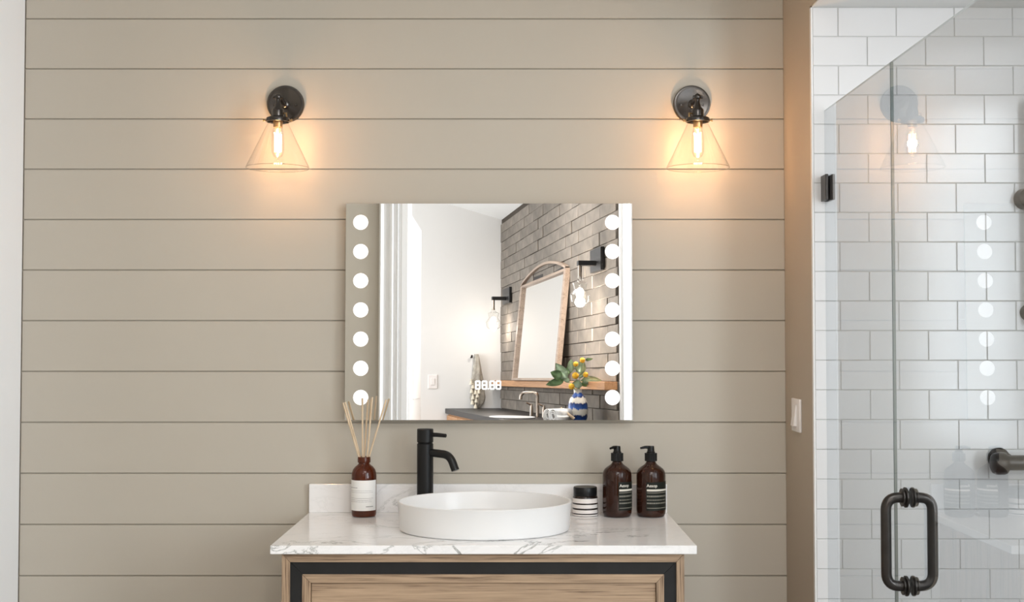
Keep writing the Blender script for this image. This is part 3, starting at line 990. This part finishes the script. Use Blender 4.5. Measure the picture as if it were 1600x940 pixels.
    l.energy = watts
    l.color = (1.0, 0.565, 0.275)
    l.shadow_soft_size = 0.013
    o = bpy.data.objects.new('sconce_glow', l)
    C.objects.link(o)
    o.location = (p.x, -out, Z(224))
    return t


sconce(447.0, 1, 'gunmetal wall lamp with clear cone shade, further from the glass shower', 2.8)
sconce(1080.2, -1, 'gunmetal wall lamp with clear cone shade, close to the glass shower', 3.7)

# ------------------------------------------------------------------ the room behind the camera, seen in the mirror
CO = far_y(783, 343, -7.77)
FZ = CO.z
U = Vector((DX1 - 0.014 - CO.x, FRONT - 0.121 - CO.y, 0)).normalized()     # along the brick wall, towards the doorway
V = Vector((-U.y, U.x, 0))                    # along the end wall, away from the brick
C0 = Vector((CO.x, CO.y, 0))
RM = Matrix(((U.x, V.x, 0, C0.x), (U.y, V.y, 0, C0.y), (0, 0, 1, 0), (0, 0, 0, 1)))   # (u, v, z) -> world
RI = RM.inverted()


def bw(px, py, v=0.0):
    return RI @ far_plane(px, py, C0 + V * v, V)


def ew(px, py, u=0.0):
    return RI @ far_plane(px, py, C0 + U * u, U)


def hz(px, py, z):
    return RI @ far_plane(px, py, Vector((0, 0, z)), Vector((0, 0, 1)))


L = (FRONT - 0.12 - C0.y) / U.y
kz = ew(783, 637.3).z                          # counter top
FW = (RI @ Vector((-2.52, -6.15, 0))).y + 0.01
bm = bmesh.new(); add_box(bm, -0.1, L + 0.35, -0.1, FW + 0.1, -0.1, -0.001)
fl = wall('floor_rear', bm, 'floor')
SLOPE = 0.27


def place(o):
    """Move an object built in (u, v, z) into the rear room."""
    loc = ORG[o.name].copy()
    o.location = RM @ loc
    o.rotation_euler = (0, 0, math.atan2(U.y, U.x))
    return o


place(fl)
bm = bmesh.new()
add_prism(bm, [(-0.1, -0.1, FZ - 0.1 * SLOPE), (-0.1, FW + 0.1, FZ + SLOPE * (FW + 0.1)), (-0.1, FW + 0.1, FZ + SLOPE * (FW + 0.1) + 0.1), (-0.1, -0.1, FZ + 0.1)], (L + 0.1, 0, 0))
place(wall('ceiling_rear', bm, 'ceiling'))
bm = bmesh.new(); add_prism(bm, [(-0.1, -0.1, 0), (-0.1, FW, 0), (-0.1, FW, FZ + SLOPE * FW), (-0.1, 0, FZ), (-0.1, -0.1, FZ)], (0.1, 0, 0))
place(wall('wall_rear_end', bm, 'farwhite'))
wc = RI @ Vector((-2.52, -6.15, 1.75))
ws0, ws1 = wc.x - 0.87, wc.x + 0.87
bm = bmesh.new()
for a in ((0, ws0, 0, 3.6), (ws1, L, 0, 3.6), (ws0, ws1, 0, 0.98), (ws0, ws1, 2.52, 3.6)):
    add_box(bm, a[0], a[1], FW, FW + 0.1, a[2], a[3])
place(wall('wall_rear_side', bm, 'farwhite'))
win = thing('added_window_3', RM @ Vector((wc.x, FW, 0.98)), kind='structure')  # unseen window, added to light the brick and end wall
ORG[win.name] = Vector((wc.x, FW, 0.98))
for a in ((ws0, ws0 + 0.05, 0.98, 2.52), (ws1 - 0.05, ws1, 0.98, 2.52), (ws0 + 0.05, ws1 - 0.05, 0.98, 1.03), (ws0 + 0.05, ws1 - 0.05, 2.47, 2.52)):
    box('frame', a[0], a[1], FW + 0.03, FW + 0.08, a[2], a[3], 'trim', win, 0.004)
box('pane', ws0 + 0.05, ws1 - 0.05, FW + 0.05, FW + 0.056, 1.03, 2.47, 'glass', win)
win.rotation_euler = (0, 0, math.atan2(U.y, U.x))
bm = bmesh.new(); add_box(bm, 0, L, -0.1, -0.006, 0, FZ)
brk = place(wall('wall_rear_brick', bm, 'brickgap'))
B0 = ORG[brk.name]
bh, bl = 0.083, 0.385
bm = bmesh.new(); add_box(bm, -bl / 2 + 0.004, bl / 2 - 0.004, -0.006, 0.004, 0.0016, bh - 0.0016, 0.002)
bmesh_b = from_bm('brick', bm, 'brick', brk, origin=Vector((0, 0, 0)))
bmesh_b2 = bmesh_b.data.copy(); bmesh_b2.materials[0] = M['brick2']
first = True
nrow = int((FZ - kz) / bh) + 1
halves = {}
for r in range(nrow):
    zb = kz + r * bh
    if zb + bh > FZ + 0.02:
        break
    for q in range(-1, 11):
        a, b = q * bl + (r % 2) * bl / 2, (q + 1) * bl + (r % 2) * bl / 2
        a2, b2 = max(a, 0.0), min(b, L - 0.001)
        if b2 - a2 < 0.05:
            continue
        if first and b2 - a2 > bl - 0.001:
            o, first = bmesh_b, False
        elif b2 - a2 > bl - 0.001:
            o = bmesh_b.copy(); C.objects.link(o); o.parent = brk
        else:
            kk = round(b2 - a2, 3)
            if kk not in halves:
                w2 = (b2 - a2) / 2
                bm = bmesh.new(); add_box(bm, -w2 + 0.004, w2 - 0.004, -0.006, 0.004, 0.0016, bh - 0.0016, 0.002)
                o = halves[kk] = from_bm('brick', bm, 'brick', brk, origin=Vector((0, 0, 0)))
            else:
                o = halves[kk].copy(); C.objects.link(o); o.parent = brk
        if o is not bmesh_b and abs(b2 - a2 - bl) < 0.001 and random.random() < 0.45:
            o.data = bmesh_b2
        o.location = Vector(((a2 + b2) / 2, random.uniform(-0.003, 0.004), zb)) - B0
        o.rotation_euler = (random.uniform(-0.015, 0.015), 0, random.uniform(-0.004, 0.004))

# wooden ledge
s_t, s_b = bw(783, 594).z, bw(783, 602.5).z
ldg = place(tag(box('wall_ledge', 0.001, L - 0.005, 0.008, 0.085, s_b, s_t, 'shelfwood', None, 0.003), 'long warm wooden ledge across the dark brick, seen in the mirror', 'ledge'))

# counter, cabinet and undermount sink
cv = ew(695.5, 641).y
e1, e2 = ew(695.5, 641).z, kz
place(tag(box('rear_countertop', 0.001, L - 0.08, 0.012, cv, kz - 0.045, kz, 'blackstone', None, 0.003), 'black polished stone countertop along the brick, seen in the mirror', 'countertop'))
rc = thing('rear_cabinet', (0, 0, 0), 'orange-brown wooden cabinet under the black countertop, seen in the mirror', 'cabinet')
ORG[rc.name] = Vector((0, 0, 0))
box('carcass', 0.002, L - 0.1, 0.014, cv - 0.03, 0.0, kz - 0.046, 'shelfwood', rc)
for q in range(5):
    box('cabinet_door', 0.03 + q * 0.74, 0.74 + q * 0.74, cv - 0.03, cv - 0.012, 0.08, kz - 0.06, 'shelfwood', rc, 0.003)
rc.location = RM @ Vector((0, 0, 0)); rc.rotation_euler = (0, 0, math.atan2(U.y, U.x))
sk = hz(800, 652, kz)
place(tag(lathe('rear_sink', [(0.15, 0.002), (0.152, 0.006), (0.145, 0.006), (0.12, 0.003), (0.0, 0.002)], (sk.x, sk.y, kz), 'ceramic', None, 40, sx=2.0, sy=1.0, close=False), 'white sink rim set into the black countertop, seen in the mirror', 'sink'))

# arched mirror leaning on the ledge
v0 = 0.05
A, B = bw(810, 592, v0), bw(880.5, 592, v0)
u0, u1 = A.x, B.x
zt0 = bw(816, 444, v0).z
zbm = s_t + 0.002
LEAN = 0.075 / (zt0 - zbm)
fm = thing('arched_mirror', (0, 0, 0), 'arched wood-framed mirror leaning on the ledge, seen in the lit mirror', 'mirror')
ORG[fm.name] = Vector((0, 0, 0))
fw = 0.02
fb = 0.06
box('mirror_glass', u0 + fw * 2, u1 - fw * 2, v0 - 0.004, v0, zbm + fw, zt0 - fw * 0.6, 'mirror', fm)
box('backing', u0 + fw, u1 - fw, v0 - 0.012, v0 - 0.005, zbm + fw * .5, zt0 - fw * .3, 'framewood', fm)
box('stile', u0, u0 + fb, v0 - 0.015, v0 + 0.02, zbm, zt0, 'framewood', fm, 0.002)
box('stile', u1 - fb, u1, v0 - 0.015, v0 + 0.02, zbm, zt0, 'framewood', fm, 0.002)
box('rail', u0 + fb, u1 - fb, v0 - 0.015, v0 + 0.02, zbm, zbm + fw, 'framewood', fm, 0.002)
box('rail', u0 + fb, u1 - fb, v0 - 0.015, v0 + 0.02, zt0 - fw, zt0, 'framewood', fm, 0.002)
sag = 0.10
prism('arch_shade_panel', [(u0 + 0.02 + (u1 - u0 - 0.04) * i / 20, v0 - 0.012, zt0 - 0.002 + (sag - 0.004) * math.sin(math.pi * i / 20) ** 0.8) for i in range(21)], (0, 0.004, 0), 'archshade', fm)  # dark sheet standing in for the shade between arch and rail
arc = [Vector((u0 + 0.01 + (u1 - u0 - 0.02) * i / 24, v0 + 0.004, zt0 + sag * math.sin(math.pi * i / 24) ** 0.8)) for i in range(25)]
bm = bmesh.new()
for a, b in zip(arc, arc[1:]):
    for dz in (0,):
        vs = [bm.verts.new(p) for p in (a + Vector((0, -0.018, -0.009)), b + Vector((0, -0.018, -0.009)), b + Vector((0, 0.018, -0.009)), a + Vector((0, 0.018, -0.009)), a + Vector((0, -0.018, 0.009)), b + Vector((0, -0.018, 0.009)), b + Vector((0, 0.018, 0.009)), a + Vector((0, 0.018, 0.009)))]
        for f in ((0, 1, 2, 3), (4, 5, 6, 7), (3, 2, 6, 7), (0, 1, 5, 4)):
            bm.faces.new([vs[i] for i in f])
bmesh.ops.remove_doubles(bm, verts=bm.verts[:], dist=0.0005)
from_bm('arch', bm, 'framewood', fm)
for ch in fm.children:
    for vtx in ch.data.vertices:
        vtx.co.y -= (vtx.co.z + ORG[ch.name].z - (zbm + zt0) / 2) * LEAN
fm.location = RM @ Vector((0, 0, 0)); fm.rotation_euler = (0, 0, math.atan2(U.y, U.x))


def far_sconce(px0, px1, py_t, py_b, arm_px, arm_py, gz_t, gz_b, watts, label):
    a, b = bw(px0, py_t, 0.02), bw(px1, py_b, 0.02)
    m_ = bw((px0 + px1) / 2, (py_t + py_b) / 2, 0.02)
    hh = abs(bw((px0 + px1) / 2, py_t, 0.02).z - bw((px0 + px1) / 2, py_b, 0.02).z) / 2
    w_ = abs(b.x - a.x) / 2
    t = thing('rear_sconce', (0, 0, 0), label, 'wall lamp', 'wall lamps on the brick, seen in the mirror')
    ORG[t.name] = Vector((0, 0, 0))
    box('backplate', m_.x - w_, m_.x + w_, 0.006, 0.03, m_.z - hh, m_.z + hh, 'black', t, 0.003)
    # arm reaches out from the wall
    depth_pt = m_.x
    h_, d_ = mray(arm_px, arm_py)
    hl, dl = RI @ h_, RI.to_3x3() @ d_
    tt = (depth_pt - hl.x) / dl.x
    e = hl + dl * tt
    box('arm', e.x - 0.025, e.x + 0.025, 0.03, e.y + 0.014, e.z - 0.015, e.z + 0.015, 'black', t, 0.002)
    zt_, zb_ = e.z - (gz_t - arm_py) * (tt + D) / F, e.z - (gz_b - arm_py) * (tt + D) / F
    hg = zt_ - zb_
    r = hg * 0.36
    lathe('socket', [(0, 0), (0.012, 0), (0.012, e.z - 0.012 - zt_ + 0.012), (0, e.z - 0.012 - zt_ + 0.012)], (e.x, e.y, zt_ - 0.012), 'nickel', t, 16)
    lathe('glass_shade', [(r * 0.25, hg), (r * 0.35, hg * 0.85), (r * 0.75, hg * 0.78), (r * 0.6, hg * 0.55), (r * 1.0, hg * 0.35), (r * 0.9, hg * 0.1), (r * 0.6, 0)], (e.x, e.y, zb_), 'shade', t, 24, close=False)
    ball('bulb', (e.x, e.y, zb_ + hg * 0.42), r * 0.42, 'farbulb', t, sz=1.3)
    t.location = RM @ Vector((0, 0, 0)); t.rotation_euler = (0, 0, math.atan2(U.y, U.x))
    l = bpy.data.lights.new('rear_sconce_glow', 'POINT')
    l.energy = watts
    l.color = (1.0, 0.9, 0.8)
    l.shadow_soft_size = 0.03
    o = bpy.data.objects.new('rear_sconce_glow', l)
    C.objects.link(o)
    o.location = RM @ Vector((e.x, e.y + 0.0, zb_ + hg * 0.1))


far_sconce(924, 941, 388, 424, 906, 411, 432, 476, 40, 'square black wall lamp on brick between arched mirror and door casing')
far_sconce(786.5, 797, 450, 474, 771, 466, 482, 514, 5, 'square black wall lamp on brick near the room corner, seen in the mirror')

# faucet on the black counter
fp = hz(840, 651, kz)
ft = thing('rear_faucet', (0, 0, 0), 'brown nickel arched faucet on the black countertop, seen in the mirror', 'faucet')
ORG[ft.name] = Vector((0, 0, 0))
hh_, dd_ = mray(840, 651)
tt = ((RM @ fp) - hh_).dot(dd_) / dd_.dot(dd_)
mpp = (tt + D) / F
fx, fv = fp.x, max(0.05, fp.y)
tube('spout', bend([(fx, fv, kz), (fx, fv, kz + 38 * mpp), (fx - 0.02, fv + 25 * mpp, kz + 38 * mpp), (fx - 0.02, fv + 26 * mpp, kz + 27 * mpp)], 0.035), 0.011, 'nickel', ft, 14)
for du, dv in ((0.22, 0.0), (-0.22, 0.0)):
    tube('lever', [(fx + du, fv, kz), (fx + du, fv, kz + 0.06), (fx + du, fv, kz + 0.085)], [0.014, 0.011, 0.007], 'nickel', ft, 12)
    tube('lever', [(fx + du, fv, kz + 0.075), (fx + du, fv + 0.04, kz + 0.095)], 0.005, 'nickel', ft, 8)
ft.location = RM @ Vector((0, 0, 0)); ft.rotation_euler = (0, 0, math.atan2(U.y, U.x))


# vase with leaves: its distance comes from the counter it stands on
vb = hz(903, 660, kz)
vw = RM @ vb
YV = vw.y
mv = (vw.y * -1 + D) / F                 # metres per pixel there
vwx = far_y(903, 640, YV).x
vt = far_y(903, 607.5, YV).z - kz
vs_ = vt
vr = 15.2 * mv
vase = thing('patterned_vase', (vwx, YV, kz), 'blue and white banded vase holding leaves, seen in the mirror', 'vase')
lathe('vase_body', [(0.0, 0.0), (vr * 0.75, 0.0), (vr * 0.95, vt * 0.15), (vr * 1.02, vt * 0.33), (vr * 0.98, vt * 0.55), (vr * 0.8, vt * 0.72), (vr * 0.5, vt * 0.83), (vr * 0.40, vt * 0.88), (vr * 0.44, vt), (vr * 0.36, vt), (vr * 0.34, vt * 0.85), (0.0, vt * 0.8)], (vwx, YV, kz), 'vase', vase, 36)

bq = thing('leafy_bouquet', (vwx, YV, kz + vt), 'green eucalyptus leaves and yellow button flowers in the banded vase', 'bouquet')


def leaf(b, t, w, mat, off=0.0):
    """A folded leaf from base pixel to tip pixel, w pixels wide."""
    P = far_y(b[0], b[1], YV + off)
    Q = far_y(t[0], t[1], YV + off + random.uniform(-0.03, 0.03))
    ax = Q - P
    sd_ = ax.cross(Vector((0, 1, 0))).normalized()
    nrm = ax.cross(sd_).normalized()
    bm = bmesh.new()
    n = 8
    rows_ = []
    for i in range(n + 1):
        q = i / n
        hw = w * mv * 0.5 * (math.sin(math.pi * min(1, q ** 0.8)) ** 0.75 if 0 < q < 1 else 0.02)
        c_ = P + ax * q + nrm * 0.012 * math.sin(math.pi * q)
        rows_.append([bm.verts.new(c_ - sd_ * hw + nrm * hw * 0.3), bm.verts.new(c_), bm.verts.new(c_ + sd_ * hw + nrm * hw * 0.3)])
    for a, b2 in zip(rows_, rows_[1:]):
        for k2 in range(2):
            bm.faces.new((a[k2], a[k2 + 1], b2[k2 + 1], b2[k2]))
    bmesh.ops.solidify(bm, geom=bm.faces[:], thickness=0.0012)
    from_bm('leaf', bm, mat, bq, True)


for a in (((886, 592), (868, 567), 17, 'paleleaf', 0.02), ((882, 593), (853, 601), 12, 'leaf', 0.0), ((878, 588), (860, 581), 15, 'leaf', 0.03), ((880, 597), (857, 599), 9, 'leaf', 0.04), ((888, 585), (889, 568), 8, 'leaf', 0.0),
          ((893, 582), (892, 561), 11, 'paleleaf', 0.03), ((905, 583), (911, 562), 17, 'paleleaf', 0.02), ((908, 594), (940, 594), 14, 'paleleaf', 0.03), ((906, 599), (925, 602), 7, 'leaf', 0.0),
          ((901, 606), (903, 593), 16, 'paleleaf', 0.05), ((890, 594), (880, 594), 8, 'paleleaf', 0.05), ((915, 562), (927, 560), 5, 'leaf', 0.0), ((904, 590), (913, 583), 7, 'paleleaf', 0.05)):
    leaf(*a)
for px_, py_, r_ in ((899.5, 568.5, 4.0), (910, 562.5, 4.3), (899, 586.5, 5.2), (915, 585, 4.2), (893, 603.5, 4.8)):
    p_ = far_y(px_, py_, YV + 0.05)
    ball('flower_head', p_, r_ * mv, 'yellow', bq, seg=12)
    tube('stem', [p_, Vector((vwx, YV, kz + vt * 0.9))], 0.002, 'leaf', bq, 6)
tube('stem', [far_y(886, 592, YV), Vector((vwx, YV, kz + vt * 0.9))], 0.003, 'leaf', bq, 6)
tube('stem', [far_y(908, 594, YV), Vector((vwx, YV, kz + vt * 0.9))], 0.003, 'leaf', bq, 6)


# rolled towels and bath brush
def roll(px, py, rpx, yoff, label):
    p_ = far_y(px, py, YV + yoff)
    r = rpx * mv
    p_.z = kz + r * 1.08
    bm = bmesh.new()
    pts = []
    n = 60
    for i in range(n + 1):
        a = i / n * 2 * math.pi * 3
        rr_ = r * (0.25 + 0.75 * i / n)
        pts.append((rr_ * math.cos(a), rr_ * math.sin(a)))
    for i in range(n):
        a, b = pts[i], pts[i + 1]
        for w0, w1 in ((-0.09, 0.09),):
            vs2 = [bm.verts.new((p_.x + a[0] * 0.55 - w0 * 0.6, p_.y + w0, p_.z + a[1])), bm.verts.new((p_.x + b[0] * 0.55 - w0 * 0.6, p_.y + w0, p_.z + b[1])),
                   bm.verts.new((p_.x + b[0] * 0.55 - w1 * 0.6, p_.y + w1, p_.z + b[1])), bm.verts.new((p_.x + a[0] * 0.55 - w1 * 0.6, p_.y + w1, p_.z + a[1]))]
            bm.faces.new(vs2)
    bmesh.ops.remove_doubles(bm, verts=bm.verts[:], dist=0.0002)
    bmesh.ops.solidify(bm, geom=bm.faces[:], thickness=r * 0.14)
    return tag(from_bm('rolled_towel', bm, 'towel', None, True), label, 'towel', 'rolled white towels by the vase')


roll(868, 643, 10.5, -0.05, 'white rolled towel lying lower, nearer the arched faucet')
roll(877, 640, 11.0, 0.13, 'white rolled towel heaped against the blue banded vase')
bp, be = far_y(876, 637, YV + 0.10), far_y(897, 654, YV + 0.10)
tag(tube('bath_brush', [bp, bp.lerp(be, 0.5), be], [1.8 * mv, 2.0 * mv, 2.6 * mv], 'brush', None, 10), 'pale wooden brush leaning on the rolled towels', 'brush')

# hook towel and switch on the end wall
p_ = ew(743, 553)
tw_ = thing('hanging_towel', (0, 0, 0), 'grey striped towel with cream tassels hung on a hook in the mirror', 'towel')
ORG[tw_.name] = Vector((0, 0, 0))
mw_ = (D + 7.7) / F
bm = bmesh.new()
prev = None
lv = [(553, 3.0, 0), (560, 4.0, 1), (575, 6.0, 2), (590, 8.0, 2), (605, 9.5, 3), (620, 11, 3), (628, 9, 4), (637, 3, 4)]
for py_, hw, dx in lv:
    cpt = ew(744 + dx * 0.3, py_)
    ring = []
    n = 28
    for i in range(n):
        a = 2 * math.pi * i / n
        rad = 1 + 0.18 * math.sin(5 * a + py_ * 0.05)
        ring.append(bm.verts.new((0.03 + 0.025 * math.sin(a) * rad, cpt.y + hw * mw_ * math.cos(a) * rad, cpt.z)))
    if prev:
        for i in range(n):
            bm.faces.new((prev[i], prev[(i + 1) % n], ring[(i + 1) % n], ring[i]))
    else:
        bm.faces.new(ring)
    prev = ring
bm.faces.new(prev)
from_bm('cloth', bm, 'linen', tw_, True)
for px_, py_ in ((736, 597), (739, 603), (737, 610), (743, 612), (746, 617), (739, 620), (744, 625), (738, 628), (743, 634), (748, 611)):
    q_ = ew(px_, py_, 0.06)
    lathe('tassel', [(0, 0), (0.016, 0.0), (0.012, 0.025), (0.006, 0.035), (0.009, 0.042), (0, 0.05)], (q_.x, q_.y, q_.z - 0.02), 'cord', tw_, 10)
q_ = ew(736, 558)
tube('hook', [(0.0, q_.y, q_.z), (0.05, q_.y, q_.z), (0.055, q_.y, q_.z + 0.02)], 0.008, 'bronze', tw_, 8)
tw_.location = RM @ Vector((0, 0, 0)); tw_.rotation_euler = (0, 0, math.atan2(U.y, U.x))
q_ = ew(676, 596)
pl = thing('rear_wall_switch', (0, 0, 0), 'white switch plate on the pale end wall, seen in the mirror', 'light switch')
ORG[pl.name] = Vector((0, 0, 0))
box('plate', 0.0, 0.008, q_.y - 0.042, q_.y + 0.042, q_.z - 0.063, q_.z + 0.063, 'switch', pl, 0.003)
box('rocker', 0.008, 0.013, q_.y - 0.018, q_.y + 0.018, q_.z - 0.03, q_.z + 0.03, 'switch', pl, 0.002)
pl.location = RM @ Vector((0, 0, 0)); pl.rotation_euler = (0, 0, math.atan2(U.y, U.x))
lp = thing('added_rear_light', (-0.3, -4.6, 2.7), 'added square ceiling light, unseen fill in the room behind the camera', 'ceiling light')  # added lamp, placed to light the mirrored room
box('frame', -0.72, 0.12, -5.02, -4.18, 2.67, 2.70, 'trim', lp, 0.004)
tube('hanger', [(-0.3, -4.6, 2.69), (-0.3, -4.6, 3.05)], 0.008, 'trim', lp, 8)
